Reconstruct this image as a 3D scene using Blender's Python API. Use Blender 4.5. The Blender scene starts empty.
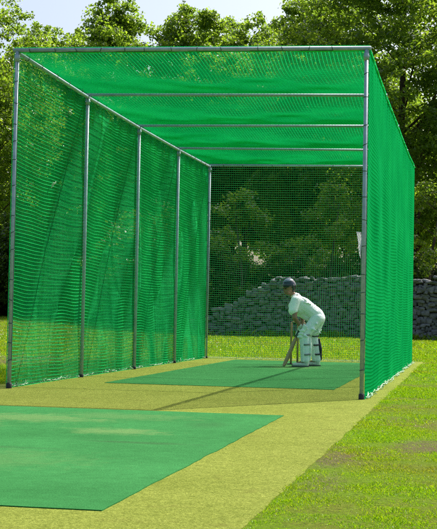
import bpy, bmesh, math, random
import numpy as np
from mathutils import Vector, Matrix, Quaternion, Euler

random.seed(7)
rng = np.random.default_rng(11)
scene = bpy.context.scene
C = scene.collection
PI = math.pi

# ------------------------------------------------------------------ helpers
def tag(o, label=None, cat=None, group=None, kind=None):
    if label: o['label'] = label
    if cat: o['category'] = cat
    if group: o['group'] = group
    if kind: o['kind'] = kind
    return o

def link(name, me, mat=None, parent=None):
    o = bpy.data.objects.new(name, me)
    C.objects.link(o)
    if mat is not None and me is not None and len(me.materials) == 0:
        me.materials.append(mat)
    if parent is not None: o.parent = parent
    return o

def empty(name, loc):
    o = bpy.data.objects.new(name, None)
    C.objects.link(o)
    o.location = loc
    o.empty_display_size = .2
    return o

def pydata(name, v, f, mat, parent=None, smooth=False):
    me = bpy.data.meshes.new(name)
    me.from_pydata([tuple(p) for p in v], [], [tuple(q) for q in f])
    if smooth: me.polygons.foreach_set('use_smooth', [True] * len(me.polygons))
    me.update()
    return link(name, me, mat, parent)

def np_mesh(name, v, loops, n, mat, parent=None, smooth=False):
    """fast mesh: v (V,3), loops flat (F*n), every face has n corners"""
    me = bpy.data.meshes.new(name)
    v = np.ascontiguousarray(v, dtype=np.float32); loops = np.ascontiguousarray(loops, dtype=np.int32).ravel()
    F = len(loops) // n
    me.vertices.add(len(v)); me.vertices.foreach_set('co', v.ravel())
    me.loops.add(len(loops)); me.loops.foreach_set('vertex_index', loops)
    me.polygons.add(F)
    me.polygons.foreach_set('loop_start', np.arange(F, dtype=np.int32) * n)
    me.polygons.foreach_set('loop_total', np.full(F, n, dtype=np.int32))
    if smooth: me.polygons.foreach_set('use_smooth', np.ones(F, dtype=bool))
    me.update(calc_edges=True)
    return link(name, me, mat, parent)

def bm_obj(name, bm, mat, parent=None, smooth=False):
    me = bpy.data.meshes.new(name)
    bm.normal_update(); bm.to_mesh(me); bm.free()
    if smooth: me.polygons.foreach_set('use_smooth', [True] * len(me.polygons))
    return link(name, me, mat, parent)

def frame_of(d):
    d = Vector(d).normalized()
    a = Vector((0, 0, 1)) if abs(d.z) < .9 else Vector((1, 0, 0))
    u = d.cross(a).normalized(); w = d.cross(u).normalized()
    return u, w

def tube(bm, pts, rads, seg=10, cap=True):
    rings = []
    n = len(pts)
    pts = [Vector(p) for p in pts]
    if not hasattr(rads, '__len__'): rads = [rads] * n
    u = None
    for i, p in enumerate(pts):
        d = (pts[min(i + 1, n - 1)] - pts[max(i - 1, 0)]).normalized()
        if u is None: u, w = frame_of(d)
        else:
            u = (u - d * u.dot(d)).normalized(); w = d.cross(u).normalized()
        rings.append([bm.verts.new(p + (u * math.cos(2 * PI * k / seg) + w * math.sin(2 * PI * k / seg)) * rads[i]) for k in range(seg)])
    for a, b in zip(rings, rings[1:]):
        for k in range(seg):
            bm.faces.new((a[k], a[(k + 1) % seg], b[(k + 1) % seg], b[k]))
    if cap:
        bm.faces.new(rings[0][::-1]); bm.faces.new(rings[-1])

def box(bm, c, s, rot=None):
    m = Matrix.Translation(c) @ (rot.to_4x4() if rot else Matrix.Identity(4)) @ Matrix.Diagonal((*s, 1))
    bmesh.ops.create_cube(bm, size=1, matrix=m)

def ico(bm, c, r, sub=2, rot=None):
    s = r if hasattr(r, '__len__') else (r, r, r)
    m = Matrix.Translation(c) @ (rot.to_4x4() if rot else Matrix.Identity(4)) @ Matrix.Diagonal((*s, 1))
    return bmesh.ops.create_icosphere(bm, subdivisions=sub, radius=1, matrix=m)['verts']

def capsule(bm, p0, r0, p1, r1):
    t = bmesh.new()
    ico(t, p0, r0); ico(t, p1, r1)
    h = bmesh.ops.convex_hull(t, input=t.verts[:])
    bmesh.ops.delete(t, geom=list({g for g in h['geom_interior'] if isinstance(g, bmesh.types.BMVert)}), context='VERTS')
    me = bpy.data.meshes.new('tmp'); t.to_mesh(me); t.free()
    bm.from_mesh(me); bpy.data.meshes.remove(me)

def chain(bm, *jr):
    """jr: sequence of (point, radius)"""
    for (a, ra), (b, rb) in zip(jr, jr[1:]): capsule(bm, a, ra, b, rb)

def organic(name, bm, mat, parent, voxel=.012, smooth=4):
    """melt overlapping shapes of bm into one continuous surface"""
    me = bpy.data.meshes.new('tmp'); bm.normal_update(); bm.to_mesh(me); bm.free()
    o = bpy.data.objects.new('tmp', me); C.objects.link(o)
    r = o.modifiers.new('r', 'REMESH'); r.mode = 'VOXEL'; r.voxel_size = voxel; r.use_smooth_shade = True
    s = o.modifiers.new('s', 'SMOOTH'); s.iterations = smooth; s.factor = .5
    dg = bpy.context.evaluated_depsgraph_get(); dg.update()
    m2 = bpy.data.meshes.new_from_object(o.evaluated_get(dg))
    bpy.data.objects.remove(o); bpy.data.meshes.remove(me)
    m2.name = name; m2.materials.clear()
    m2.polygons.foreach_set('use_smooth', [True] * len(m2.polygons))
    return link(name, m2, mat, parent)

# ------------------------------------------------------------------ materials
class NT:
    def __init__(s, name):
        s.m = bpy.data.materials.new(name); s.m.use_nodes = True
        s.t = s.m.node_tree; s.t.nodes.clear()
        s.out = s.t.nodes.new('ShaderNodeOutputMaterial')
    def n(s, typ, **kw):
        x = s.t.nodes.new(typ)
        for k, v in kw.items(): setattr(x, k, v)
        return x
    def l(s, a, b): s.t.links.new(a, b)
    def noise(s, scale, detail=4, rough=.55, coord='Object', dist=0):
        tc = s.n('ShaderNodeTexCoord'); nz = s.n('ShaderNodeTexNoise')
        nz.inputs['Scale'].default_value = scale; nz.inputs['Detail'].default_value = detail
        nz.inputs['Roughness'].default_value = rough; nz.inputs['Distortion'].default_value = dist
        s.l(tc.outputs[coord], nz.inputs['Vector']); return nz.outputs['Fac']
    def ramp(s, fac, stops):
        r = s.n('ShaderNodeValToRGB'); e = r.color_ramp.elements
        while len(e) < len(stops): e.new(.5)
        for el, (p, c) in zip(e, stops):
            el.position = p; el.color = (*c, 1) if len(c) == 3 else c
        s.l(fac, r.inputs[0]); return r.outputs[0]
    def mix(s, fac, a, b, blend='MIX'):
        x = s.n('ShaderNodeMix', data_type='RGBA', blend_type=blend)
        for sock, val in ((0, fac), (6, a), (7, b)):
            if isinstance(val, (int, float)): x.inputs[sock].default_value = val
            elif isinstance(val, tuple): x.inputs[sock].default_value = (*val, 1)
            else: s.l(val, x.inputs[sock])
        return x.outputs[2]
    def bump(s, h, strength, dist):
        b = s.n('ShaderNodeBump'); b.inputs['Strength'].default_value = strength; b.inputs['Distance'].default_value = dist
        s.l(h, b.inputs['Height']); return b.outputs[0]
    def spots(s, lst, wob=.0, wscale=3):
        """1 inside soft ellipses (x, y, rx, ry, weight) on the ground, 0 outside; edges broken by noise"""
        tc = s.n('ShaderNodeTexCoord'); acc = None
        nz = s.noise(wscale, 6, .7)
        for x, y, rx, ry, wt in lst:
            mp = s.n('ShaderNodeMapping'); mp.inputs['Location'].default_value = (-x / rx, -y / ry, 0); mp.inputs['Scale'].default_value = (1 / rx, 1 / ry, 0)
            s.l(tc.outputs['Object'], mp.inputs[0])
            ln = s.n('ShaderNodeVectorMath', operation='LENGTH'); s.l(mp.outputs[0], ln.inputs[0])
            ad = s.n('ShaderNodeMath', operation='MULTIPLY_ADD'); ad.inputs[1].default_value = wob; s.l(nz, ad.inputs[0]); s.l(ln.outputs['Value'], ad.inputs[2])
            mr = s.n('ShaderNodeMapRange'); mr.inputs['From Min'].default_value = .35 + wob * .5; mr.inputs['From Max'].default_value = 1 + wob * .5
            mr.inputs['To Min'].default_value = wt; mr.inputs['To Max'].default_value = 0; s.l(ad.outputs[0], mr.inputs['Value'])
            if acc is None: acc = mr.outputs[0]
            else:
                mx = s.n('ShaderNodeMath', operation='MAXIMUM'); s.l(acc, mx.inputs[0]); s.l(mr.outputs[0], mx.inputs[1]); acc = mx.outputs[0]
        return acc
    def island(s): return s.n('ShaderNodeNewGeometry').outputs['Random Per Island']
    def done(s, col, rough=.7, metal=0, normal=None, spec=.5):
        p = s.n('ShaderNodeBsdfPrincipled')
        if isinstance(col, tuple): p.inputs['Base Color'].default_value = (*col, 1)
        else: s.l(col, p.inputs['Base Color'])
        if isinstance(rough, (int, float)): p.inputs['Roughness'].default_value = rough
        else: s.l(rough, p.inputs['Roughness'])
        p.inputs['Metallic'].default_value = metal
        p.inputs['Specular IOR Level'].default_value = spec
        if normal is not None: s.l(normal, p.inputs['Normal'])
        s.l(p.outputs[0], s.out.inputs[0]); s.p = p
        return s.m
    def leafy(s, col, trans, fac=.5, gloss=.0, rough=.4):
        d = s.n('ShaderNodeBsdfDiffuse'); t = s.n('ShaderNodeBsdfTranslucent'); m = s.n('ShaderNodeMixShader')
        for x, c in ((d, col), (t, trans)):
            if isinstance(c, tuple): x.inputs[0].default_value = (*c, 1)
            else: s.l(c, x.inputs[0])
        m.inputs[0].default_value = fac
        s.l(d.outputs[0], m.inputs[1]); s.l(t.outputs[0], m.inputs[2])
        last = m
        if gloss:
            g = s.n('ShaderNodeBsdfGlossy'); g.inputs['Roughness'].default_value = rough
            g.inputs[0].default_value = (1, 1, 1, 1)
            fr = s.n('ShaderNodeFresnel'); fr.inputs[0].default_value = 1.4
            mu = s.n('ShaderNodeMath', operation='MULTIPLY'); mu.inputs[1].default_value = gloss
            s.l(fr.outputs[0], mu.inputs[0])
            m2 = s.n('ShaderNodeMixShader'); s.l(mu.outputs[0], m2.inputs[0])
            s.l(m.outputs[0], m2.inputs[1]); s.l(g.outputs[0], m2.inputs[2]); last = m2
        s.l(last.outputs[0], s.out.inputs[0]); return s.m

def simple(name, col, rough=.6, metal=0, var=.25, scale=8, bump=0, bscale=60):
    t = NT(name)
    f = t.noise(scale, 5)
    lo = tuple(c * (1 - var) for c in col); hi = tuple(min(1, c * (1 + var)) for c in col)
    c = t.ramp(f, [(.3, lo), (.7, hi)])
    nm = t.bump(t.noise(bscale, 3), bump, .004) if bump else None
    return t.done(c, rough, metal, nm)

BARE = ((4.05, -5.57, .12, .45, .8), (4.12, -6.6, .14, .6, .5), (4.56, -4.5, .26, .55, .85), (4.35, -2.3, .3, .3, .35), (4.25, .4, .3, .35, .3), (-2.8, 7.3, 1.2, 2.6, .9))

def mat_lawn():
    t = NT('lawn_soil')
    c = t.ramp(t.noise(.9, 8, .65), [(.32, (.16, .135, .06)), (.44, (.15, .18, .022)), (.56, (.135, .225, .012)), (.75, (.16, .27, .012))])
    c2 = t.ramp(t.noise(30, 5, .7), [(.3, (.45, .45, .45)), (.7, (1.25, 1.25, 1.25))])
    c = t.mix(t.spots(BARE, 2.2, 11), c, (.15, .125, .065))
    return t.done(t.mix(1, c, c2, 'MULTIPLY'), .95, 0, t.bump(t.noise(45, 5, .7), .8, .03), .05)

def mat_grass():
    t = NT('grass_blade')
    p = t.noise(.8, 5, .6)
    a = t.ramp(p, [(.3, (.19, .235, .03)), (.5, (.195, .355, .011)), (.7, (.145, .335, .009))])
    r = t.ramp(t.island(), [(0, (.6, .68, .7)), (.72, (1.1, 1.05, .9)), (.92, (1.45, 1.2, 1.2)), (1, (1.9, 1.15, 3.5))])
    c = t.mix(1, a, r, 'MULTIPLY')
    return t.leafy(c, t.mix(1, c, (1.55, 1.45, .4), 'MULTIPLY'), .5, .08, .45)

def mat_turf():
    t = NT('artificial_turf')
    big = t.ramp(t.noise(1.4, 6, .65), [(.3, (.222, .268, .042)), (.7, (.285, .333, .060))])
    fine = t.ramp(t.noise(85, 4, .85), [(.34, (.5, .52, .4)), (.5, (1, 1, 1)), (.62, (1.35, 1.33, 1.5)), (.7, (2.1, 2.0, 3.2))])
    mid = t.ramp(t.noise(17, 5, .75), [(.3, (.74, .78, .7)), (.7, (1.18, 1.16, 1.2))])
    c = t.mix(1, t.mix(1, big, fine, 'MULTIPLY'), mid, 'MULTIPLY')
    dirt = t.ramp(t.noise(3.2, 8, .72), [(.56, (0, 0, 0)), (.72, (.5, .5, .5))])
    c = t.mix(dirt, c, (.145, .125, .03))
    return t.done(c, .95, 0, t.bump(t.noise(95, 4, .8), .9, .016), .04)

def mat_mat():
    t = NT('green_mat')
    big = t.ramp(t.noise(1.0, 7, .65), [(.3, (.025, .155, .037)), (.7, (.040, .218, .057))])
    fine = t.ramp(t.noise(110, 4, .85), [(.3, (.62, .66, .6)), (.52, (1, 1, 1)), (.66, (1.5, 1.3, 1.5)), (.74, (3.5, 1.9, 3.2))])
    mid = t.ramp(t.noise(13, 5, .75), [(.3, (.85, .86, .85)), (.7, (1.15, 1.12, 1.15))])
    c = t.mix(1, t.mix(1, big, fine, 'MULTIPLY'), mid, 'MULTIPLY')
    # sandy scuffs where the bowlers land, and darker trodden marks
    c = t.mix(t.spots(((1.48, -3.5, .75, .45, .5), (2.42, -4.35, .42, .30, .55), (1.0, -4.3, .6, .5, .35), (2.1, -3.1, .7, .4, .3), (2.0, -6.2, .9, .6, .22), (2.1, 7.3, .55, .9, .35)), 2.4, 7), c, (.16, .26, .085))
    c = t.mix(t.spots(((2.75, -5.05, .5, .09, .6), (1.9, -5.6, .7, .07, .4), (2.9, -3.6, .2, .35, .3), (2.0, 8.2, .5, .35, .5)), .9, 6), c, (.035, .11, .035))
    return t.done(c, .9, 0, t.bump(t.noise(100, 4, .8), .7, .010), .06)

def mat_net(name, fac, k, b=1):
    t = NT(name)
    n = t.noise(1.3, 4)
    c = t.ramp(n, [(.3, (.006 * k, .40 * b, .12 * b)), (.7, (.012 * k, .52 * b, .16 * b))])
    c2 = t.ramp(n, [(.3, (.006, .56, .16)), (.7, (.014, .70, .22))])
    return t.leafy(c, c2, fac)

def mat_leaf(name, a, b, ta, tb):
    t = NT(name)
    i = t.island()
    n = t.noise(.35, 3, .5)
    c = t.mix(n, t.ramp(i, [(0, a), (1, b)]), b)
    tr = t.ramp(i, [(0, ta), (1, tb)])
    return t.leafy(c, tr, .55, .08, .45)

def mat_steel():
    t = NT('galvanised_steel')
    c = t.ramp(t.noise(14, 6, .7), [(.3, (.21, .31, .36)), (.7, (.35, .46, .52))])
    return t.done(c, .42, .12, t.bump(t.noise(90, 3), .15, .002))

def mat_bark():
    t = NT('bark')
    tc = t.n('ShaderNodeTexCoord'); mp = t.n('ShaderNodeMapping'); mp.inputs['Scale'].default_value = (7, 7, 1.3)
    t.l(tc.outputs['Object'], mp.inputs[0]); nz = t.n('ShaderNodeTexNoise'); nz.inputs['Scale'].default_value = 2; nz.inputs['Detail'].default_value = 6
    t.l(mp.outputs[0], nz.inputs['Vector'])
    c = t.ramp(nz.outputs['Fac'], [(.3, (.045, .035, .025)), (.7, (.13, .105, .075))])
    return t.done(c, .95, 0, t.bump(nz.outputs['Fac'], .8, .05), .1)

def mat_stone():
    t = NT('wall_stone')
    c = t.ramp(t.island(), [(0, (.17, .18, .19)), (.5, (.21, .22, .22)), (1, (.25, .255, .25))])
    m = t.ramp(t.noise(6, 7, .7), [(.3, (.6, .62, .62)), (.55, (1, 1, 1)), (.75, (1.4, 1.4, 1.35))])
    c = t.mix(1, c, m, 'MULTIPLY')
    moss = t.ramp(t.noise(1.7, 7, .7), [(.52, (0, 0, 0)), (.66, (.7, .7, .7))])
    return t.done(t.mix(moss, c, (.055, .085, .035)), .9, 0, t.bump(t.noise(14, 6, .7), 1, .05), .2)

M = dict(lawn=mat_lawn(), grass=mat_grass(), turf=mat_turf(), mat=mat_mat(), net=mat_net('green_net_twine', .5, 1), net_lit=mat_net('green_net_lit_cord', .25, 4, 1.55), net_back_shaded=mat_net('green_net_shaded_cord', .15, 3, .72), steel=mat_steel(), bark=mat_bark(), stone=mat_stone(),  # one twine: left net painted lighter as lit, back net darker as backlit
    leaf=mat_leaf('leaf_bright', (.055, .115, .02), (.10, .165, .025), (.22, .40, .018), (.44, .62, .04)),
    leaf_dark=mat_leaf('leaf_deep', (.06, .11, .018), (.10, .15, .025), (.20, .39, .022), (.46, .64, .04)),
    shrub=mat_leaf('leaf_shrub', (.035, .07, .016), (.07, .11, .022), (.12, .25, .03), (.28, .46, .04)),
    rubber=simple('dark_rubber', (.02, .022, .024), .7), rope=simple('pale_cord', (.34, .52, .34), .8, 0, .2, 30),
    white_tag=simple('white_plastic', (.8, .8, .8), .5, 0, .06), twine=simple('dark_twine', (.03, .075, .055), .8),
    skin=simple('skin', (.30, .155, .095), .5, 0, .12, 20), shirt=simple('white_cotton', (.92, .91, .95), .85, 0, .05, 6, .6, 16),
    trouser=simple('white_flannel', (.82, .85, .92), .85, 0, .06, 6, .6, 14), pad=simple('white_pad', (.80, .84, .82), .6, 0, .08, 10),
    grey_strap=simple('grey_strap', (.22, .25, .25), .7), strap=simple('navy_strap', (.012, .014, .03), .6), glove=simple('glove_leather', (.55, .60, .52), .6, 0, .15, 30),
    shoe=simple('white_shoe', (.62, .64, .62), .5, 0, .1, 20), sole=simple('shoe_sole', (.10, .10, .11), .7),
    hair=simple('dark_hair', (.018, .012, .009), .6, 0, .3, 60), eye=simple('dark_eye', (.02, .015, .012), .2), lip=simple('lip', (.25, .09, .07), .5),
    willow=simple('willow_wood', (.36, .22, .09), .5, 0, .18, 12), grip=simple('bat_grip', (.05, .09, .09), .8, 0, .2, 60, .5, 120),
    stump=simple('stump_wood', (.36, .25, .12), .55, 0, .2, 16))

def mat_helmet():
    t = NT('helmet_shell')
    m = t.done((.016, .02, .05), .22); t.p.inputs['Coat Weight'].default_value = .8; t.p.inputs['Coat Roughness'].default_value = .12
    return m
M['helmet'] = mat_helmet()
M['crown'] = simple('crown_highlight', (.14, .17, .25), .3, 0, .05, 10)  # sun gloss on the navy helmet top, painted in as a paler colour

# ------------------------------------------------------------------ ground
W, L, H = 3.76, 10.40, 3.60
BAY = L / 4

def sstep(a, b, x):
    t = np.clip((x - a) / (b - a), 0, 1); return t * t * (3 - 2 * t)

def gz(x, y):
    x = np.asarray(x, float); y = np.asarray(y, float)
    rise = .42 * sstep(5, 17, -x) * sstep(16, 55, y)
    bumps = .025 * np.sin(x * .7 + 1.3) * np.sin(y * .45) * sstep(13, 20, y)
    return rise + bumps

def make_ground():
    xs = np.unique(np.concatenate([np.arange(-200, -40, 10.), np.arange(-40, 40, 1.), np.arange(40, 201, 10.)]))
    ys = np.unique(np.concatenate([np.arange(-60, -15, 10.), np.arange(-15, 80, 1.), np.arange(80, 301, 10.)]))
    X, Y = np.meshgrid(xs, ys, indexing='ij')
    V = np.stack([X, Y, gz(X, Y)], -1).reshape(-1, 3)
    nx, ny = len(xs), len(ys)
    i, j = np.meshgrid(np.arange(nx - 1), np.arange(ny - 1), indexing='ij')
    a = (i * ny + j).ravel()
    F = np.stack([a, a + ny, a + ny + 1, a + 1], -1)
    tag(np_mesh('lawn', V, F, 4, M['lawn'], smooth=True), kind='structure')
make_ground()

TX0, TX1, TY0, TY1 = -.32, 3.97, -14.0, 11.55
def sheet(name, x0, x1, y0, y1, z, mat, wob=.0, step=.15):
    """flat sheet with very slightly uneven cut edges and a turned-down rim"""
    pts = []
    def edge(ax, ay, bx, by):
        n = max(2, int(math.hypot(bx - ax, by - ay) / step))
        for k in range(n):
            t = k / n
            pts.append((ax + (bx - ax) * t + random.uniform(-wob, wob), ay + (by - ay) * t + random.uniform(-wob, wob)))
    edge(x0, y0, x1, y0); edge(x1, y0, x1, y1); edge(x1, y1, x0, y1); edge(x0, y1, x0, y0)
    bm = bmesh.new()
    top = [bm.verts.new((x, y, z)) for x, y in pts]; low = [bm.verts.new((x, y, -.01)) for x, y in pts]
    bm.faces.new(top)
    for k in range(len(top)):
        k2 = (k + 1) % len(top); bm.faces.new((top[k], low[k], low[k2], top[k2]))
    return bm_obj(name, bm, mat)
tag(sheet('artificial_turf', TX0, TX1, TY0, TY1, .004, M['turf'], .008), kind='structure')
MATS = ((.62, 3.32, -7.82, -2.43), (.62, 3.32, 1.50, 10.0))
tag(sheet('cricket_mat', *MATS[0], .009, M['mat'], .006), 'large worn green mat on the yellow turf in front of the cage, nearest the viewer', 'mat', 'green cricket mats')
tag(sheet('cricket_mat', *MATS[1], .009, M['mat'], .006), 'green mat inside the net cage, under the feet of the batter', 'mat', 'green cricket mats')

# grass: one object of blades
def vnoise(x, y, scale, seed):
    """smooth random field in about -1..1"""
    r = np.random.default_rng(seed); T = r.uniform(-1, 1, (256, 256))
    u, v = x / scale + 1000.3, y / scale + 1000.7; i, j = np.floor(u).astype(int), np.floor(v).astype(int); f, g = u - i, v - j
    f = f * f * (3 - 2 * f); g = g * g * (3 - 2 * g)
    t = lambda a, b: T[a % 256, b % 256]
    return (t(i, j) * (1 - f) + t(i + 1, j) * f) * (1 - g) + (t(i, j + 1) * (1 - f) + t(i + 1, j + 1) * f) * g

def blades():
    P = []; HH = []; WW = []
    def patch(x0, x1, y0, y1, dens, h, w):
        n = int((x1 - x0) * (y1 - y0) * dens)
        x = rng.uniform(x0, x1, n); y = rng.uniform(y0, y1, n)
        ed = rng.uniform(-.022, .012, n) + .02 * vnoise(x, y, .3, 8)
        keep = ~((x > TX0 + ed) & (x < TX1 + ed) & (y > TY0) & (y < TY1 + ed))
        s = .7 * vnoise(x, y, .09, 1) + .8 * vnoise(x, y, .27, 2) + .6 * vnoise(x, y, .9, 3) + .3 * vnoise(x, y, 2.7, 4)
        bare = 0
        for bx, by, rx, ry, wt in BARE: bare = np.maximum(bare, wt * .95 * np.exp(-(((x - bx) / rx) ** 2 + ((y - by) / ry) ** 2) ** 1.5))
        keep &= rng.uniform(0, 1, n) < np.clip(.66 + .5 * s - bare, .14, 1)
        x, y = x[keep], y[keep]; m = len(x)
        P.append(np.stack([x, y, gz(x, y) - .002], -1)); HH.append(h * rng.uniform(.5, 1.3, m) * (1 + .45 * np.clip(s[keep], -1, 1))); WW.append(w * rng.uniform(.6, 1.4, m))
    patch(3.9, 5.6, -9.5, -3, 21000, .0115, .0032)
    patch(3.9, 6.5, -3, 4, 8500, .015, .0042)
    patch(3.9, 8, 4, 14, 2600, .025, .007)
    patch(-5, 8, 11.4, 20, 900, .035, .010)
    patch(-22, 14, 14, 34.5, 260, .05, .016)
    patch(-6, 13, 34.2, 34.75, 260, .22, .022)
    patch(-26, -6, 34.5, 56, 60, .06, .025)
    patch(-3.6, -.2, -4, 4, 2600, .028, .006)
    patch(-7, -.2, 4, 14, 1100, .035, .008)
    P = np.concatenate(P); h = np.concatenate(HH); w = np.concatenate(WW); n = len(P)
    a = rng.uniform(0, 2 * PI, n); side = np.stack([np.cos(a), np.sin(a), np.zeros(n)], -1)
    b = rng.uniform(0, 2 * PI, n); lean = np.stack([np.cos(b), np.sin(b), np.zeros(n)], -1) * (h * rng.uniform(.2, 1.3, n))[:, None]
    v0 = P - side * (w / 2)[:, None]; v1 = P + side * (w / 2)[:, None]
    v2 = P + lean * .4 + side * (w * .4)[:, None]; v2[:, 2] += h * .6
    v3 = P + lean; v3[:, 2] += h
    V = np.stack([v0, v1, v2, v3], 1).reshape(-1, 3)
    k = np.arange(n) * 4
    return np_mesh('grass', V, np.stack([k, k + 1, k + 2, k, k + 2, k + 3], -1), 3, M['grass'])
tag(blades(), 'sunlit short grass with thin patches beside the turf', 'grass', kind='stuff')

# ------------------------------------------------------------------ cage
cage = empty('net_cage', (W / 2, L / 2, 0))
tag(cage, 'tall practice cage of galvanised pipes hung with green netting, open at the front', 'net cage')
cage_off = Vector(cage.location)
def cpart(name, bm, mat, parent=cage, smooth=True):
    o = bm_obj(name, bm, mat, parent, smooth)
    o.matrix_parent_inverse = Matrix.Translation(-cage_off)
    return o
def sub(o, parent):
    o.parent = parent; return o

R = .0215
DZ = ((.030, -.015, -.030, -.025, .0), (-.028, -.075, -.072, -.085, -.035))
def top_z(x, y):
    """height of the roof pipes above the ground (the frame has settled a little on the right)"""
    k = np.asarray(y, float) / BAY; f = np.asarray(x, float) / W
    a = np.interp(k, range(5), DZ[0]); b = np.interp(k, range(5), DZ[1])
    return H + a * (1 - f) + b * f
def edges_sharp(bm, ang=.7):
    for e in bm.edges:
        if len(e.link_faces) == 2 and e.calc_face_angle(0) > ang: e.smooth = False
def rings(bm, a, b, r, step, tr=.0035):
    """one lacing cord: runs along the pipe and takes a slanted turn round it at uneven intervals"""
    a, b = Vector(a), Vector(b); d = (b - a); Lh = d.length; d.normalize(); u, w = frame_of(d); s = step * .6
    ph = random.uniform(0, 6.28); rr = r + tr * .6; pts = []
    while s < Lh - .05:
        tl = random.uniform(-.5, .5)
        for k in range(13):
            t = ph + 2 * PI * k / 12
            pts.append(a + d * (s + r * tl * math.cos(t - ph) + .008 * k / 12) + (u * math.cos(t) + w * math.sin(t)) * rr)
        s += step * random.uniform(.7, 1.35)
    tube(bm, pts, tr, 5, True)

tops = {}
for sx in (0, 1):
    for k in range(5):
        x, y = (0, W)[sx], BAY * k
        z = float(top_z(x, y))
        bm = bmesh.new(); tube(bm, [(x, y, -.1), (x, y, z)], R, 16); edges_sharp(bm)
        post = cpart('post', bm, M['steel'])
        bm = bmesh.new(); tube(bm, [(x, y, -.05), (x, y, .055 if k == 0 else .035), (x, y, .062 if k == 0 else .04)], [R + (.009 if k == 0 else .004)] * 2 + [R + .002], 14); edges_sharp(bm)
        sub(bm_obj('foot_sleeve', bm, M['rubber'], None, True), post)
        bm = bmesh.new(); tube(bm, [(x, y, z - .11), (x, y, z - .035)], R + .006, 14)
        tube(bm, [(x - (R + .012), y, z - .07), (x + R + .012, y, z - .07)], .007, 8); edges_sharp(bm)
        sub(bm_obj('clamp', bm, M['steel'], None, True), post)
        if k in (0, 4):
            bm = bmesh.new(); rings(bm, (x, y, .15), (x, y, z - .15), R, .24 if k == 0 else .4)
            sub(bm_obj('lacing', bm, M['twine'], None, True), post)

def pipe(name, a, b, r=R, lace=0, mat='steel'):
    bm = bmesh.new(); tube(bm, [a, b], r, 14); edges_sharp(bm); o = cpart(name, bm, M[mat])
    if lace:
        bm = bmesh.new(); rings(bm, a, b, r, lace); sub(bm_obj('lacing', bm, M['twine'], None, True), o)
    return o
def pt(x, y, dz): return (x, y, float(top_z(min(max(x, 0), W), y)) + dz)
pipe('front_rail', pt(-.045, 0, .015), pt(W + .045, 0, .015), R, .30)
for x in (0, W):
    bm = bmesh.new(); tube(bm, [pt(x, BAY * k + (.03 if k == 0 else -.03 if k == 4 else 0), -.012) for k in range(5)], R, 14); edges_sharp(bm)
    rail = cpart('side_rail', bm, M['steel'])
    bm = bmesh.new()
    for k in range(1): rings(bm, pt(x, .05, -.012), pt(x, L - .05, -.012), R + .006, .42)
    sub(bm_obj('lacing', bm, M['twine'], None, True), rail)
pipe('back_rail', pt(-.04, L, .01), pt(W + .03, L, .01), R, .5)
for k in (1, 2, 3): pipe('cross_beam', pt(-.035, BAY * k, .020), pt(W + .042, BAY * k, .020), .019)
# rolled net edge added along the front and right pipes to widen their shadows
def shadow_selvedge(f, n, r, seed):
    rr = random.Random(seed); bm = bmesh.new()
    tube(bm, [Vector(f(k / n)) + Vector((rr.uniform(-.005, .005), rr.uniform(-.005, .005), rr.uniform(-.006, .006))) for k in range(n + 1)], [r * rr.uniform(.8, 1.2) for k in range(n + 1)], 8)
    cpart('shadow_roll', bm, M['net_lit'])
shadow_selvedge(lambda t: pt(W * t, .030, .0), 50, .012, 1)
shadow_selvedge(lambda t: pt(W + .034, L * t, -.014), 120, .011, 2)

# --- nets: square mesh of twine, every strand a pair of crossed strips
PITCH = .040
def waves(seed, n=7, lo=.5, hi=3.):
    r = np.random.default_rng(seed)
    return [(r.uniform(lo, hi) * r.choice([-1, 1]), r.uniform(lo, hi), r.uniform(0, 2 * PI), r.uniform(.4, 1)) for _ in range(n)]
def wv(ws, a, b):
    return sum(w * np.sin(a * ka + b * kb + ph) for ka, kb, ph, w in ws) / math.sqrt(len(ws))

def net(name, G, bu, bv, nrm, parent=cage, tw=.0058, mat='net', round_=False):
    """G (nu,nv,3) knots; bu, bv: in-plane directions across the strands that run along v and along u; nrm: net normal.
    six corners per knot; strands are closed four-sided twine (round_) or a pair of crossed strips"""
    nu, nv, _ = G.shape; h = tw / 2; N = nu * nv
    dirs = [np.array(d, float) * s_ for d in (bu, bv, nrm) for s_ in (-h, h)]       # 0,1 bu  2,3 bv  4,5 n
    V = np.concatenate([(G + d).reshape(-1, 3) for d in dirs])
    idx = np.arange(N).reshape(nu, nv); Fs = []
    def q(a, b, p, r): Fs.append(np.stack([a + p * N, b + p * N, b + r * N, a + r * N], -1).reshape(-1, 4))
    for a, b, e in ((idx[:-1], idx[1:], (2, 3)), (idx[:, :-1], idx[:, 1:], (0, 1))):
        if round_:
            ring = (e[0], 5, e[1], 4)
            for k in range(4): q(a, b, ring[k], ring[(k + 1) % 4])
        else:
            q(a, b, *e); q(a, b, 4, 5)
    if not round_:
        k = idx.ravel()
        Fs.append(np.stack([k, k + 2 * N, k + N, k + 3 * N], -1)); Fs.append(np.stack([k, k + 4 * N, k + N, k + 5 * N], -1))
    o = np_mesh(name, V, np.concatenate(Fs), 4, M[mat], smooth=round_)
    o.parent = parent; o.matrix_parent_inverse = Matrix.Translation(-cage_off)
    return o

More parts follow.
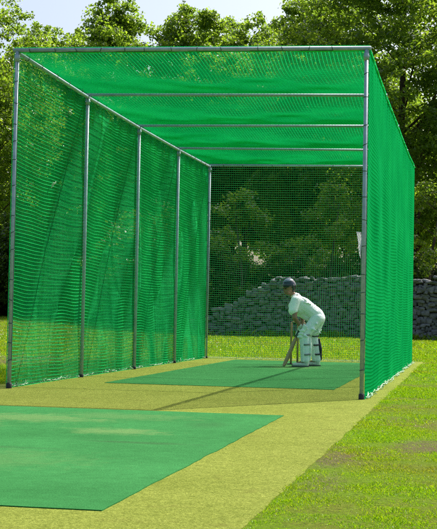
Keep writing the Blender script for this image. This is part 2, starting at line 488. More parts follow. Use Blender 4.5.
def side_net(x, sgn, seed):
    nu = int(L / PITCH) + 1; nv = int((H + .02) / PITCH) + 1
    Y, Z = np.meshgrid(np.linspace(0, L, nu), np.linspace(0.0, H, nv), indexing='ij')
    fy = (Y / BAY) % 1; bel = np.sin(PI * fy)
    zz = Z / H
    ws1, ws2, ws3 = waves(seed), waves(seed + 1, 8, 1.5, 7), waves(seed + 2, 6, .8, 2.5)
    amp = 1 - np.clip(zz - .0, 0, 1) ** 2
    pin = np.minimum(1, np.minimum(Y, L - Y) / .5)
    # slack: cloth drops between lacings and gathers in folds towards the ground
    drop = (.026 * bel * (1 + .5 * wv(ws3, Y, Z * .3)) + .014 * wv(ws2, Y, Z * .8) * (1.15 - zz)) * np.sin(PI * np.clip(zz, 0, 1) ** .8) ** .7
    scal = .035 * np.abs(np.sin(Y * PI / .42)) * np.clip((zz - .9) / .1, 0, 1)
    out = ((.022 if sgn < 0 else .018) * bel * (1 + .6 * wv(ws3, Y, Z)) * np.sin(PI * zz) ** .8 + .012 * wv(ws1, Y * 1.3, Z * .9) * np.sin(PI * zz) ** .5 + .008 * wv(ws2, Y, Z * .35) * (1 - zz)) * pin
    X = x + sgn * (.032 + out)
    Zn = np.maximum(Z + (top_z(x, Y) - H + .012) * zz - drop - scal, .006)
    G = np.stack([X, Y, Zn], -1)
    return net('side_net', G, (0, 1, 0), (0, 0, 1), (1, 0, 0), mat='net_lit' if sgn < 0 else 'net', round_=sgn < 0, tw=.0088 if sgn < 0 else .0056)
side_net(0, -1, 3)
side_net(W, 1, 21)

def roof_net():
    nu = int(W / PITCH) + 2; nv = int(L / PITCH) + 1
    X, Y = np.meshgrid(np.linspace(-.03, W + .03, nu), np.linspace(0, L, nv), indexing='ij')
    fy = (Y / BAY) % 1; sx = np.sin(PI * np.clip(X / W, 0, 1)) ** .5
    ws, w2 = waves(41, 7, .6, 2.4), waves(42, 7, 2, 6)
    sag = (.095 * np.sin(PI * fy ** .9) * (.55 + .45 * sx) * (1 + .12 * wv(ws, X, Y * .6)) + .014 * wv(w2, X, Y) * np.sin(PI * fy)) * (.25 + .75 * sx)
    Yn = Y + .02 * wv(ws, X, Y) * np.sin(PI * fy)
    Xn = X + .03 * wv(w2, X * .4, Y * .5) * sx
    G = np.stack([Xn, Yn, top_z(np.clip(X, 0, W), Y) + .042 - sag], -1)
    return net('roof_net', G, (1, 0, 0), (0, 1, 0), (0, 0, 1), tw=.0066)
roof_net()

def back_net():
    nu = int(W / PITCH) + 1; nv = int(H / PITCH) + 1
    X, Z = np.meshgrid(np.linspace(0, W, nu), np.linspace(0, H, nv), indexing='ij')
    ws, w2 = waves(61, 7, .8, 3), waves(62, 7, 1.5, 5)
    zz = Z / H; b = np.sin(PI * X / W)
    Zn = np.maximum(Z + (top_z(X, L) - H) * zz - (.05 * b * np.sin(PI * zz) + .010 * wv(w2, X, Z)) * np.sin(PI * zz), .006)
    Y = L + .032 + (.10 * b * np.sin(PI * zz) + .02 * wv(ws, X, Z) * b)
    return net('back_net', np.stack([X, Y, Zn], -1), (1, 0, 0), (0, 0, 1), (0, 1, 0), tw=.0037, mat='net_back_shaded', round_=True)
back_net()

# pale hem cord at the foot of each net, looped and uneven
def hem(a, b, nrm, seed):
    r = random.Random(seed); a, b, nrm = Vector(a), Vector(b), Vector(nrm)
    Lh = (b - a).length; d = (b - a).normalized(); n = int(Lh / .035); bm = bmesh.new(); pts = []
    for k in range(n + 1):
        s = Lh * k / n
        pts.append(a + d * (s + r.uniform(-.012, .012)) + nrm * (r.uniform(-.03, .03) + .02 * math.sin(s * 5)) + Vector((0, 0, .014 + abs(r.gauss(0, .012)))))
    tube(bm, pts, .005, 6)
    for _ in range(int(Lh / .2)):                     # loose tufts of twine
        s = r.uniform(0, Lh); p = a + d * s + nrm * r.uniform(-.03, .03)
        q = [p + Vector((0, 0, .012))]
        for _k in range(3): q.append(q[-1] + d * r.uniform(-.035, .035) + nrm * r.uniform(-.03, .03) + Vector((0, 0, r.uniform(-.004, .028))))
        tube(bm, q, .0036, 5)
    return cpart('hem_cord', bm, M['rope'])
hem((-.04, .02, 0), (-.04, L, 0), (1, 0, 0), 1)
hem((W + .04, .02, 0), (W + .04, L, 0), (1, 0, 0), 2)
hem((.02, L + .04, 0), (W, L + .04, 0), (0, 1, 0), 3)
# knotted white repair ties on the left net
for (y, z) in ((1.95, 3.27), (1.35, 2.32)):
    bm = bmesh.new(); c = Vector((-.03, y, z))
    for k in range(5):
        dv = Vector((random.uniform(-.2, .3), random.uniform(-1, 1), random.uniform(-1, 1))).normalized() * random.uniform(.03, .075)
        tube(bm, [c, c + dv * .5 + Vector((.02, 0, .01)), c + dv], [.012, .009, .004], 6)
    cpart('tie', bm, M['rope'])

# narrow white tag hanging on the right front post
bm = bmesh.new(); rows = []
for k in range(9):
    t = k / 8; wd = .048 * (1 - t) ** .8 + .006; z = 1.70 - .27 * t
    xr = W - R - .002 + .004 * math.sin(t * 5); y = -.012 + .012 * math.sin(t * 7)
    rows.append([bm.verts.new((xr - wd * f, y + .01 * f, z + .006 * f)) for f in (1, .5, 0)])
for a, b in zip(rows, rows[1:]):
    for k in range(2): bm.faces.new((a[k], a[k + 1], b[k + 1], b[k]))
geo = bmesh.ops.solidify(bm, geom=bm.faces[:], thickness=.003)
o = bm_obj('hanging_tag', bm, M['white_tag'], None, True)
tag(o, 'narrow white tapering strip hanging on the right front post of the cage', 'tag')

# ------------------------------------------------------------------ wicket
wk = empty('wicket', (1.97, 8.45, .009)); tag(wk, 'three slim wooden stumps standing on the green mat beside the batter', 'wicket')
for k in (-1, 0, 1):
    bm = bmesh.new()
    tube(bm, [(.11 * k, 0, .012), (.11 * k, 0, .68), (.11 * k, 0, .70), (.11 * k, 0, .712)], [.0175, .0175, .015, .009], 12)
    bm_obj('stump', bm, M['stump'], wk, True)
for k in (-1, 1):
    bm = bmesh.new(); tube(bm, [(k * .055 - .052, 0, .718), (k * .055 - .03, 0, .719), (k * .055 + .03, 0, .719), (k * .055 + .052, 0, .718)], [.004, .008, .008, .004], 8)
    bm_obj('bail', bm, M['stump'], wk, True)
bm = bmesh.new(); box(bm, (0, 0, .008), (.34, .10, .016)); bmesh.ops.bevel(bm, geom=bm.edges[:], offset=.004, segments=2, affect='EDGES')
bm_obj('base', bm, M['rubber'], wk)

# ------------------------------------------------------------------ batter (faces -x, left side towards the viewer)
ZB = .009
bat_root = empty('person', (2.28, 7.82, ZB))
tag(bat_root, 'batter in white shirt, pads and dark helmet crouching over a bat inside the cage', 'person')
boff = Vector(bat_root.location)
def bpart(name, bm, mat, parent=None, voxel=.012, smooth=4):
    o = organic(name, bm, M[mat], None, voxel, smooth); o.parent = parent or bat_root
    if parent is None or parent is bat_root: o.matrix_parent_inverse = Matrix.Translation(-boff)
    return o
V3 = Vector
hipL, hipR = V3((2.385, 7.72, .79)), V3((2.395, 7.92, .79))
knL, knR = V3((2.185, 7.61, .52)), V3((2.275, 8.02, .50))
anL, anR = V3((2.215, 7.58, .10)), V3((2.345, 8.04, .10))
shL, shR = V3((2.035, 7.63, 1.075)), V3((2.075, 7.97, 1.06))
elL, elR = V3((2.035, 7.52, .80)), V3((2.115, 7.93, .77))
pel, lum, che, nek = V3((2.385, 7.82, .84)), V3((2.285, 7.82, .905)), V3((2.145, 7.80, 1.010)), V3((2.015, 7.78, 1.135))
hd = V3((1.905, 7.745, 1.275))
# bat axis
HA, HB = V3((2.125, 7.68, .675)), V3((1.880, 7.50, .016))
ax = (HB - HA).normalized()
hTop, hBot = HA + ax * .05, HA + ax * .14
# body
bm = bmesh.new()
for s in (-.065, .065):
    dy = V3((0, s, 0)); chain(bm, (pel + dy, .09), (lum + dy, .088), (che + dy, .098), (nek + dy * .5 + V3((.03, 0, -.03)), .07))
chain(bm, (nek, .055), (hd + V3((.03, .015, -.07)), .05), (hd, .05))
for (h, k, a, ty) in ((hipL, knL, anL, -.02), (hipR, knR, anR, .01)):
    chain(bm, (h, .085), (k, .055), (k + (a - k) * .35 + V3((.02, 0, 0)), .055), (a, .036))
    chain(bm, (a, .036), (a + V3((-.16, ty, -.062)), .028))
wL, wR = hTop + V3((.012, -.052, .03)), hBot + V3((.03, .05, .03))
for (s, e, w) in ((shL, elL, wL), (shR, elR, wR)):
    chain(bm, (V3((s.x + .03, (s.y + nek.y) / 2, s.z + .01)), .06), (s, .058), (e, .040), (e + (w - e) * .35, .038), (w, .026))
# head: skull, jaw, nose, ears, turned towards the bowler
hq = Quaternion((0, 0, 1), math.radians(-48)) # face looks along local -x turned to -y
hq = Quaternion((0, 0, 1), math.radians(40)) @ Quaternion((0, 1, 0), math.radians(-8))
def hp(x, y, z): return hd + hq @ V3((x, y, z))
hm = hq.to_matrix()
ico(bm, hp(.01, 0, .02), (.095, .075, .10), 3, hm)
ico(bm, hp(-.03, 0, -.045), (.060, .055, .065), 3, hm)
capsule(bm, hp(-.088, 0, .0), .010, hp(-.103, 0, -.028), .013)
for s in (-1, 1): ico(bm, hp(.01, s * .077, -.01), (.020, .010, .03), 2, hm)
capsule(bm, hp(-.083, -.018, -.062), .011, hp(-.083, .018, -.062), .011)
body = bpart('body', bm, 'skin', None, .009, 3)
for s in (-1, 1):
    bm = bmesh.new(); ico(bm, hp(-.083, s * .031, .004), (.010, .014, .008), 2, hm); sub(bm_obj('eye', bm, M['eye'], None, True), body).matrix_parent_inverse = Matrix.Identity(4)
bm = bmesh.new(); capsule(bm, hp(-.0925, -.02, -.062), .0055, hp(-.0925, .02, -.062), .0055); sub(bm_obj('mouth', bm, M['lip'], None, True), body)
bm = bmesh.new(); ico(bm, hp(.045, 0, .0), (.072, .081, .085), 3, hm); bpart('hair', bm, 'hair', None, .01, 2)
# helmet
bm = bmesh.new()
ico(bm, hp(.012, 0, .045), (.118, .100, .118), 3, hm)
cut = bmesh.ops.bisect_plane(bm, geom=bm.verts[:] + bm.edges[:] + bm.faces[:], plane_co=hp(0, 0, .032), plane_no=hq @ V3((.18, 0, -1)), clear_outer=True)
bmesh.ops.holes_fill(bm, edges=bm.edges[:])
for s in (-1, 1): chain(bm, (hp(.03, s * .088, .04), .022), (hp(.03, s * .082, -.035), .018))
chain(bm, (hp(.105, 0, .03), .02), (hp(.09, 0, -.025), .02))
chain(bm, (hp(.085, .06, .03), .02), (hp(.075, .055, -.025), .018)); chain(bm, (hp(.085, -.06, .03), .02), (hp(.075, -.055, -.025), .018))
helmet = bpart('helmet', bm, 'helmet', None, .007, 2)
bm = bmesh.new(); N = 15; up = []; dn = []
for k in range(N):
    t = -1.15 + 2.3 * k / (N - 1)
    up.append((hp(.012 - .108 * math.cos(t), .092 * math.sin(t), .056), hp(.012 - .108 * math.cos(t) - .062 * math.cos(t) ** .6, .100 * math.sin(t), .043)))
for dz in (0, -.007):
    pass
vt = [[bm.verts.new(p) for p in pr] for pr in up]
for a, b in zip(vt, vt[1:]): bm.faces.new((a[0], a[1], b[1], b[0]))
bmesh.ops.solidify(bm, geom=bm.faces[:], thickness=.007)
sub(bm_obj('peak', bm, M['helmet'], None, True), helmet)
bm = bmesh.new(); ico(bm, hp(.010, 0, .049), (.119, .101, .1185), 4, hm)
bmesh.ops.bisect_plane(bm, geom=bm.verts[:] + bm.edges[:] + bm.faces[:], plane_co=hp(0, 0, .122), plane_no=hq @ V3((.10, 0, -1)), clear_outer=True)
sub(bm_obj('crown', bm, M['crown'], None, True), helmet)['label'] = 'top of the helmet, painted paler for its sun highlight'
# shirt
bm = bmesh.new()
for s in (-.068, .068):
    dy = V3((0, s, 0))
    chain(bm, (pel + dy + V3((-.02, 0, .01)), .105), (lum + dy, .108), (che + dy, .118), (nek + dy * .75 + V3((.045, 0, -.05)), .080))
chain(bm, (nek + V3((.03, 0, -.02)), .075), (nek + V3((-.005, 0, .015)), .062))
for (s, e, k) in ((shL, elL, 1), (shR, elR, -1)):
    chain(bm, (V3((s.x + .04, (s.y + nek.y) / 2, s.z - .01)), .095), (s + V3((.0, 0, .0)), .085), (s + (e - s) * .60 + V3((-.03, 0, 0)), .080))
chain(bm, (che + V3((-.03, -.06, -.06)), .10), (V3((1.985, 7.66, .99)), .075))   # loose cloth hanging off the chest
chain(bm, (lum + V3((-.07, 0, -.06)), .10), (che + V3((-.07, 0, -.09)), .09))
for _ in range(34):                                                      # creases
    a = lum.lerp(che, random.uniform(-.4, 1.1)) + V3((random.uniform(-.05, .08), random.uniform(-.17, .17), random.uniform(.02, .09)))
    capsule(bm, a, .013, a + V3((random.uniform(-.12, .02), random.uniform(-.06, .06), random.uniform(-.04, .05))), .008)
bpart('shirt', bm, 'shirt', None, .008, 3)
bm = bmesh.new()
for k in range(10):
    t0, t1 = 2 * PI * k / 10, 2 * PI * (k + 1) / 10
    c = nek + V3((-.012, -.002, .03)); f = lambda t: c + V3((.058 * math.cos(t), .066 * math.sin(t), .022 * math.cos(t)))
    capsule(bm, f(t0), .014, f(t1), .014)
bpart('collar', bm, 'shirt', None, .008, 2)
# trousers
bm = bmesh.new()
for s in (-.068, .068): chain(bm, (pel + V3((-.02, s, .02)), .100), (pel + V3((.005, s, -.045)), .108))
for (h, k, a) in ((hipL, knL, anL), (hipR, knR, anR)):
    chain(bm, (h + V3((-.005, 0, 0)), .104), (h.lerp(k, .55), .090), (k + V3((.01, 0, .0)), .074), (k.lerp(a, .5) + V3((.022, 0, 0)), .072), (a + V3((.012, 0, .02)), .062))
for _ in range(26):
    h, k = random.choice(((hipL, knL), (hipR, knR))); p = h.lerp(k, random.uniform(.2, 1)) + V3((random.uniform(-.05, .09), random.uniform(-.09, .05), random.uniform(-.02, .02)))
    capsule(bm, p, .02, p + V3((random.uniform(-.06, .06), random.uniform(-.05, .05), random.uniform(-.05, .05))), .012)
bpart('trousers', bm, 'trouser', None, .009, 3)
# pads: vertical canes, knee rolls, top flap, straps
for (k, a) in ((knL, anL), (knR, anR)):
    bm = bmesh.new()
    for q in range(-3, 4):
        ang = q * .40; o1 = V3((-math.cos(ang), math.sin(ang), 0))
        chain(bm, (k + o1 * .066 + V3((.0, 0, -.02)), .021), (k.lerp(a, .55) + o1 * .066 + V3((.012, 0, 0)), .020), (a + o1 * .060 + V3((.0, 0, -.0)), .018))
        chain(bm, (k + o1 * .072 + V3((.03, 0, .06)), .020), (k + o1 * .076 + V3((.075, 0, .17 - abs(q) * .012)), .017))
    for z in (-.03, .02, .07):
        prev = None
        for q in range(-3, 4):
            ang = q * .42; p = k + V3((-math.cos(ang) * .084 + z * .35, math.sin(ang) * .082, z))
            if prev is not None: capsule(bm, prev, .022, p, .022)
            prev = p
    pad = bpart('leg_pad', bm, 'pad', None, .0065, 1)
    for t in (.0, .36, .74):
        c = k.lerp(a, t) + V3((.02, 0, 0)); bm = bmesh.new(); pts = []
        for q in range(13):
            ang = PI * .42 + (2 * PI - PI * .84) * q / 12
            pts.append(c + V3((-math.cos(ang) * .080, math.sin(ang) * .080, .004 * math.sin(q))))
        for dz in (-.007, .007): tube(bm, [p + V3((0, 0, dz)) for p in pts], .006, 6)
        sub(bm_obj('strap', bm, M['strap' if k is knR else 'grey_strap'], None, True), pad).matrix_parent_inverse = Matrix.Identity(4)
    bm = bmesh.new(); c0, c1 = k.lerp(a, .12) + V3((.098, 0, 0)), k.lerp(a, .95) + V3((.074, 0, 0))
    chain(bm, (c0, .016), (k.lerp(a, .5) + V3((.094, -.02, 0)), .030), (c1, .018))
    o = organic('calf_flap', bm, M['strap' if k is knR else 'pad'], None, .008, 2); o.parent = pad
# shoes
for (a, ty) in ((anL, -.02), (anR, .01)):
    bm = bmesh.new()
    chain(bm, (a + V3((.012, 0, .0)), .05), (a + V3((.015, 0, -.055)), .042)); chain(bm, (a + V3((.015, 0, -.055)), .042), (a + V3((-.08, ty * .5, -.055)), .044), (a + V3((-.175, ty, -.064)), .034))
    bmesh.ops.bisect_plane(bm, geom=bm.verts[:] + bm.edges[:] + bm.faces[:], plane_co=(0, 0, ZB + .013), plane_no=(0, 0, -1), clear_outer=True)
    bmesh.ops.holes_fill(bm, edges=bm.edges[:])
    shoe = bpart('shoe', bm, 'shoe', None, .007, 2)
    bm = bmesh.new(); top = []
    for q in range(20):
        t = 2 * PI * q / 20; top.append(bm.verts.new(V3((a.x - .075 + .145 * math.cos(t), a.y + ty * .5 + (.046 + .006 * -math.cos(t)) * math.sin(t), ZB + .018))))
    f = bm.faces.new(top); e = bmesh.ops.extrude_face_region(bm, geom=[f]); bmesh.ops.translate(bm, verts=[g for g in e['geom'] if isinstance(g, bmesh.types.BMVert)], vec=(0, 0, -.016))
    o = bm_obj('sole', bm, M['sole'], None); o.parent = shoe
# gloved hands, fingers closed round the handle
def hand(c, palm, wrist, flip):
    bm = bmesh.new(); palm = (palm - ax * palm.dot(ax)).normalized(); tang = ax.cross(palm) * flip
    pc = c + palm * .036
    capsule(bm, pc - ax * .034, .020, pc + ax * .034, .020)
    chain(bm, (wrist + (wrist - pc) * .35, .036), (wrist, .033), (pc, .028))
    for q, (off, ln) in enumerate(((-.036, .92), (-.012, 1.0), (.012, .97), (.036, .80))):
        pts = []
        for s in range(5):
            ang = .35 + s * .68 * ln; rr = .030 - .001 * s
            pts.append(c + ax * off * (1 - .03 * s) + (palm * math.cos(ang) + tang * math.sin(ang)) * rr)
        chain(bm, *[(p, .0105 - .0007 * i) for i, p in enumerate(pts)])
    tb = [c + ax * (-.03) + palm * .034 - tang * .012, c + ax * (.0) + palm * .006 - tang * .034, c + ax * .022 - palm * .018 - tang * .026]
    chain(bm, (tb[0], .014), (tb[1], .012), (tb[2], .010))
    return bpart('glove', bm, 'glove', None, .0055, 1)
hand(hTop, V3((.25, -1, .2)), wL, 1)
hand(hBot, V3((.55, .9, .2)), wR, -1)

# bat, held: a thing of its own
cb = empty('cricket_bat', HB); tag(cb, 'wooden cricket bat held by the batter with its toe on the mat', 'bat')
fn = V3((-.80, -.5, 0)); fn = (fn - ax * fn.dot(ax)).normalized(); sd = ax.cross(fn).normalized()
def bo(o): o.parent = cb; o.matrix_parent_inverse = Matrix.Translation(-Vector(HB)); return o
bm = bmesh.new(); tube(bm, [HA, HA + ax * .012, HA + ax * .235], [.012, .0155, .0145], 12); bo(bm_obj('handle', bm, M['willow'], None, True))
bm = bmesh.new(); pts = [HA + ax * (.006 + .205 * k / 30) for k in range(31)]
tube(bm, pts, [.0185 + .0012 * (k % 2) for k in range(31)], 12); bo(bm_obj('grip', bm, M['grip'], None, True))
bm = bmesh.new(); tot = (HB - HA).length; s0 = .215; rws = []
for t, wd, th, sp in ((0, .022, .02, .02), (.03, .06, .022, .026), (.08, .100, .024, .032), (.3, .108, .026, .042), (.7, .108, .026, .052), (.93, .104, .02, .036), (1, .084, .016, .022)):
    c = HA + ax * (s0 + (tot - s0) * t)
    rws.append([bm.verts.new(c + sd * x * wd / 2 + fn * y) for x, y in ((-1, .012), (0, .014), (1, .012), (1, .012 - th), (0, .012 - sp), (-1, .012 - th))])
for a, b in zip(rws, rws[1:]):
    for k in range(6): bm.faces.new((a[k], a[(k + 1) % 6], b[(k + 1) % 6], b[k]))
bm.faces.new(rws[0][::-1]); bm.faces.new(rws[-1]); bmesh.ops.recalc_face_normals(bm, faces=bm.faces[:])
bo(bm_obj('blade', bm, M['willow'], None))

# ------------------------------------------------------------------ stone wall
def stone_wall():
    r = random.Random(5); rg = np.random.default_rng(5); y0 = 35.0
    def top(x):
        return (.25 + 2.0 * float(sstep(-6.6, -1.6, x))) + .05 * math.sin(x * 2.1) + .03 * math.sin(x * 5.3 + 1)
    t = bmesh.new(); bmesh.ops.create_icosphere(t, subdivisions=2, radius=1)
    base = np.array([v.co for v in t.verts]); fc = np.array([[v.index for v in f.verts] for f in t.faces]); t.free()
    Vs = []; Fs = []; off = 0
    z = -.08
    while z < 2.6:
        ch = r.uniform(.08, .15); x = -6.6 + r.uniform(0, .3)
        while x < 13:
            w = r.uniform(.10, .34); hh = ch * r.choice((1, 1, 1, 1.15, 1.35))
            if z + hh * .5 < top(x + w / 2):
                rot = np.array(Euler((r.uniform(-.2, .2), r.uniform(-.22, .22), r.uniform(-.25, .25))).to_matrix())
                pw = r.uniform(.22, .5)
                q = np.sign(base) * np.abs(base) ** pw
                q = q * np.array([w * .56, r.uniform(.16, .30), hh * .60]) * (1 + rg.uniform(-.20, .17, (len(base), 1)))
                Vs.append(q @ rot.T + np.array([x + w / 2, y0 + r.uniform(-.05, .05), z + hh / 2 + r.uniform(-.05, .05)]))
                Fs.append(fc + off); off += len(base)
            x += w
        z += ch
    xs = np.linspace(-6.4, 13, 40); core = []
    for x in xs: core += [(x, y0 + .05, -.1), (x, y0 + .05, top(x) - .16), (x, y0 + .55, top(x) - .18), (x, y0 + .65, -.1)]
    Vs.append(np.array(core))
    for k in range(len(xs) - 1):
        for c in range(3):
            a0 = off + k * 4 + c; Fs.append(np.array([[a0, a0 + 4, a0 + 5], [a0, a0 + 5, a0 + 1]]))
    return np_mesh('stone_wall', np.concatenate(Vs), np.concatenate(Fs), 3, M['stone'])
tag(stone_wall(), 'rough grey stone wall with an uneven top sloping down behind the batter', 'wall')

# ------------------------------------------------------------------ trees
def leaf_cloud(cent, rad, per, size, r):
    """cent (N,3) clump centres, rad (N,), per leaves each; folded four-corner leaves"""
    N = len(cent); n = N * per
    c = np.repeat(cent, per, 0); rr = np.repeat(rad, per)
    d = r.normal(size=(n, 3)); d /= np.linalg.norm(d, axis=1)[:, None]
    p = c + d * (rr * r.uniform(0, 1, n) ** .45)[:, None] * np.array([1, 1, .75])
    nr = r.normal(size=(n, 3)) + np.array([0, 0, .9]) + d * .5; nr /= np.linalg.norm(nr, axis=1)[:, None]
    a = r.normal(size=(n, 3)); a -= nr * (a * nr).sum(1)[:, None]; a /= np.linalg.norm(a, axis=1)[:, None]
    b = np.cross(nr, a); s = size * r.uniform(.6, 1.35, n)
    ll, ww = (s * .5)[:, None], (s * .36)[:, None]; f = (s * r.uniform(.05, .22, n))[:, None]
    v = np.stack([p - a * ll, p + b * ww + nr * f, p + a * ll - nr * f * .5, p - b * ww + nr * f], 1).reshape(-1, 3)
    k = np.arange(n) * 4
    return v, np.stack([k, k + 1, k + 2, k, k + 2, k + 3], -1)

def tree_meshes(seed, h, w, bot, leaf_mat, boughs, per_bough, per, lsize, topness=5., trunk_r=.2, hollow=.35, crad=.5):
    r = np.random.default_rng(seed); pr = random.Random(seed)
    hc = h - bot; cz = bot + hc * .5
    B = []
    while len(B) < boughs:
        d = r.normal(size=3); d /= np.linalg.norm(d); rad = r.uniform(hollow, 1) ** .7
        q = d * rad
        zf = (q[2] + 1) / 2
        taper = max(.35, (1 - zf ** topness) ** .5) * min(1, .62 + zf * 1.6)
        if pr.random() < .35 and zf < .4: continue
        B.append((q[0] * w / 2 * taper, q[1] * w / 2 * taper, cz + q[2] * hc / 2))
    B = np.array(B)
    br = r.uniform(.55, 1.25, boughs) * w * .135
    d = r.normal(size=(boughs, per_bough, 3)); d /= np.linalg.norm(d, axis=2)[..., None]
    cent = B[:, None, :] + d * (br[:, None] * r.uniform(.35, 1, (boughs, per_bough)))[..., None] * np.array([1, 1, .8])
    cent = cent.reshape(-1, 3); rad = r.uniform(.5, 1.2, len(cent)) * crad
    V, F = leaf_cloud(cent, rad, per, lsize, r)
    # trunk and limbs
    bm = bmesh.new(); n = 9; pts = []
    lx, ly = pr.uniform(-.4, .4), pr.uniform(-.4, .4)
    for k in range(n):
        t = k / (n - 1); pts.append((lx * t + .15 * math.sin(t * 5 + seed) * t, ly * t + .15 * math.sin(t * 4 + 2 * seed) * t, -.15 + (h * .88) * t))
    tube(bm, pts, [trunk_r * (1.35 if k == 0 else 1) * (1 - .9 * k / (n - 1)) + .012 for k in range(n)], 9)
    order = list(range(boughs)); pr.shuffle(order)
    for i in order[:min(boughs, 34)]:
        b = V3(B[i]); zb = max(bot * .75, b.z - (abs(b.x) + abs(b.y)) * pr.uniform(.5, .9)); t = min(.93, zb / (h * .88)); f = t * (n - 1); k0 = int(f); a = V3(pts[k0]).lerp(V3(pts[min(n - 1, k0 + 1)]), f - k0)
        m = a.lerp(b, .5) + V3((pr.uniform(-.2, .2), pr.uniform(-.2, .2), pr.uniform(-.1, .35)))
        r0 = max(.02, trunk_r * (1 - t) * .45); tube(bm, [a, m, b], [r0, r0 * .6, .012], 6)
    return (V, F, leaf_mat), bm

protos = {}
def tree_proto(key, *a, **k):
    (V, F, lm), bm = tree_meshes(*a, **k)
    protos[key] = (V, F, lm, bm)

placed = {}
def put_tree(key, u_x, y, label, sc=1., rz=0., group='trees beyond the field', name='broadleaf_tree', cat='tree', sz=None):
    root = empty(name, (u_x, y, float(gz(u_x, y)) - .02)); root.rotation_euler = (0, 0, rz); root.scale = (sc, sc, sz or sc)
    tag(root, label, cat, group)
    if key not in placed:
        V, F, lm, bm = protos[key]
        t = bm_obj('trunk', bm, M['bark'], root, True); c = np_mesh('crown', V, F, 3, M[lm], root)
        placed[key] = (t, c)
    else:
        for s in placed[key]:
            c = s.copy(); C.objects.link(c); c.parent = root
    return root

#            seed  h     w    bottom  leaves     boughs per per size
tree_proto('slim', 101, 16.2, 6.2, 2.8, 'leaf', 120, 10, 52, .155, trunk_r=.17, crad=.42)
tree_proto('tall', 102, 16.8, 7.2, 2.8, 'leaf', 140, 10, 52, .16, trunk_r=.20, crad=.45)
tree_proto('loose', 103, 15.6, 7.2, 3.0, 'leaf', 120, 10, 50, .155, trunk_r=.18, crad=.44)
tree_proto('big', 104, 20.5, 12.0, 2.8, 'leaf_dark', 190, 10, 48, .175, trunk_r=.34, crad=.55)
tree_proto('back', 105, 13.0, 8.0, 1.6, 'leaf_dark', 80, 8, 30, .21, trunk_r=.2, crad=.6)
tree_proto('sapling', 107, 6.2, 3.8, .9, 'leaf_dark', 20, 6, 26, .13, trunk_r=.09, crad=.34)
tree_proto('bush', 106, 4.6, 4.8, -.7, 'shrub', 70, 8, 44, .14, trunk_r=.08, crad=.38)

def ux(u, y):
    """world x at depth y on the line of sight through photo column u"""
    k = (u - 218.5) / 1285.14
    return 4.851 + (y + 13.093) * (-.19413 + k * .98091) / (.98025 + k * .19352)
put_tree('big', ux(402, 49), 49, 'largest leafy tree, standing right of the cage with its crown above the right front post', 1.0, .6)
put_tree('slim', ux(110, 55), 55, 'bright green round topped tree above the left of the cage, left of the sky gap', 1.13, 1.0)
put_tree('tall', ux(187, 55), 55, 'tall sunlit tree above the middle of the front rail, right of the sky gap', 1.07, 2.0)
put_tree('loose', ux(45, 60), 60, 'yellow green tree behind the top left corner of the cage', 1.12, .3)
put_tree('loose', ux(244, 58), 58, 'loose tree with a low top below the white sky, straight above the batter', 1.12, 2.6)
put_tree('tall', ux(305, 52), 52, 'tall open tree between the batter and the right front post', 1.07, 4.2)
put_tree('slim', ux(76, 62), 62, 'yellow green tree between the top left corner and the round topped tree', 1.10, 5.1)
put_tree('slim', ux(216, 61), 61, 'slender tree filling the gap between the tall tree and the low loose tree', 1.13, 3.3)
put_tree('slim', ux(277, 61), 61, 'slender tree under the white sky, left of the tall open tree', 1.12, .9)
put_tree('loose', ux(346, 60), 60, 'high loose tree just left of the right front post', 1.22, 1.7)
put_tree('big', ux(-48, 47), 47, 'dark tree at the left edge whose leaves hang in front of the sky', .86, 2.2)
put_tree('big', ux(520, 50), 50, 'broad tree past the right edge of the field', .95, 3.6)
spots = ((-10, 72, 1.05), (52, 75, 1.05), (112, 73, 1.08), (180, 74, 1.02), (232, 72, 1.06), (285, 76, 1.1), (335, 72, 1.2), (392, 70, 1.2), (455, 73, 1.2))
pos = ('leftmost of all', 'behind the top left corner of the cage', 'behind the bright round topped tree', 'behind the second side post', 'seen over the back corner post', 'behind the batter', 'just left of the right front post', 'behind the right side net', 'rightmost of all')
for (u, y, s), q in zip(spots, pos):
    put_tree('back', ux(u, y), y, 'lower dark tree in the rear row, ' + q, s, u * .37, 'dark trees in the rear row')
sp2 = ((-22, 55, 1.2), (2, 56, 1.3), (24, 55, 1.2), (46, 54, 1.3), (70, 53, 1.25), (94, 50, 1.2), (120, 49, 1.25), (146, 46, 1.2), (172, 43, 1.15), (196, 41, 1.05), (222, 42, .8), (254, 43, .7), (292, 42, .8), (330, 43, .75), (368, 42, .8), (404, 43, .8), (440, 42, .75), (480, 43, .9))
ps2 = ('leftmost, outside the picture edge', 'at the left edge of the field', 'behind the front corner of the left net', 'behind the middle of the front bay', 'just before the first side post', 'just past the first side post', 'just before the second side post', 'just past the second side post',
       'at the third side post', 'left of the back corner post', 'at the low end of the stone wall', 'over the sloping part of the stone wall', 'directly above the batter and the wall', 'between batter and white tag', 'hidden by the right front post', 'behind the right net', 'right of the cage above the wall', 'past the right edge above the wall')
for (u, y, s), q in zip(sp2, ps2):
    put_tree('bush', ux(u, y), y, 'dark shady shrub ' + q, s, u * .51, 'shrubs under the trees', 'shrub', 'shrub')

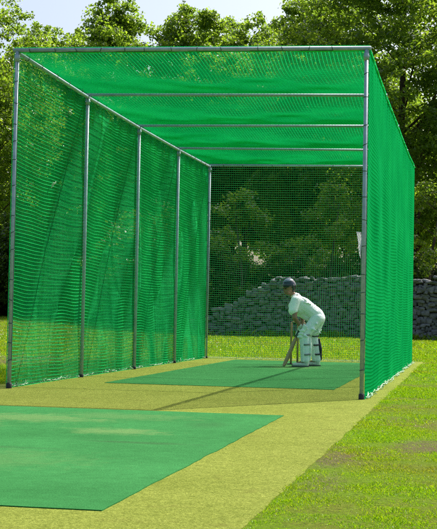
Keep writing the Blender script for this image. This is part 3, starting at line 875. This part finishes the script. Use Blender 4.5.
sp4 = ((243, 40.5, 1.0), (330, 41.0, 1.05), (428, 40.5, 1.05))
ps4 = ('over the low end of the stone wall', 'behind the back of the batter', 'right of the right net')
for (u, y, s_), q in zip(sp4, ps4):
    put_tree('sapling', ux(u, y), y, 'thin trunked sapling ' + q, s_, u * .9, 'saplings behind the wall', 'young_tree', 'tree')
# ------------------------------------------------------------------ light, sky, camera
sun_dir = Vector((1.61, 2.34, 3.60)).normalized()
sd_ = bpy.data.lights.new('sun', 'SUN'); sd_.energy = 4.8; sd_.angle = math.radians(.4); sd_.color = (1, .955, .88)
so = bpy.data.objects.new('sun', sd_); C.objects.link(so); so.rotation_euler = sun_dir.to_track_quat('Z', 'Y').to_euler(); so.location = (20, 30, 60)
w = bpy.data.worlds.new('World'); scene.world = w; w.use_nodes = True; nt = w.node_tree; nt.nodes.clear()
sk = nt.nodes.new('ShaderNodeTexSky'); sk.sky_type = 'NISHITA'; sk.sun_disc = False
sk.sun_elevation = math.asin(sun_dir.z); sk.sun_rotation = math.atan2(sun_dir.x, sun_dir.y)
sk.air_density = 1.0; sk.dust_density = 5.0; sk.ozone_density = 1.0; sk.altitude = 50
bg = nt.nodes.new('ShaderNodeBackground'); bg.inputs[1].default_value = .15; ow = nt.nodes.new('ShaderNodeOutputWorld')
nt.links.new(sk.outputs[0], bg.inputs[0]); nt.links.new(bg.outputs[0], ow.inputs[0])

cam = bpy.data.cameras.new('camera'); co = bpy.data.objects.new('camera', cam); C.objects.link(co)
Rv = Vector((0.98090793, 0.19352415, 0.01918404)); Uv = Vector((-0.01151725, -0.04066437, 0.99910648)); Fv = Vector((-0.19413134, 0.98025242, 0.03765914))
m = Matrix((Rv, Uv, -Fv)).transposed().to_4x4(); m.translation = (4.85090, -13.0929, .8515)
co.matrix_world = m
cam.sensor_fit = 'HORIZONTAL'; cam.sensor_width = 36; cam.lens = 36 * 1285.14 / 437; cam.clip_start = .1; cam.clip_end = 1000
scene.camera = co
scene.render.engine = 'CYCLES'
scene.cycles.max_bounces = 8; scene.cycles.transparent_max_bounces = 8; scene.cycles.use_denoising = False
scene.cycles.transmission_bounces = 6; scene.cycles.diffuse_bounces = 4
vs = scene.view_settings; vs.view_transform = 'Standard'; vs.look = 'None'; vs.exposure = .45; vs.gamma = 1; vs.use_curve_mapping = False
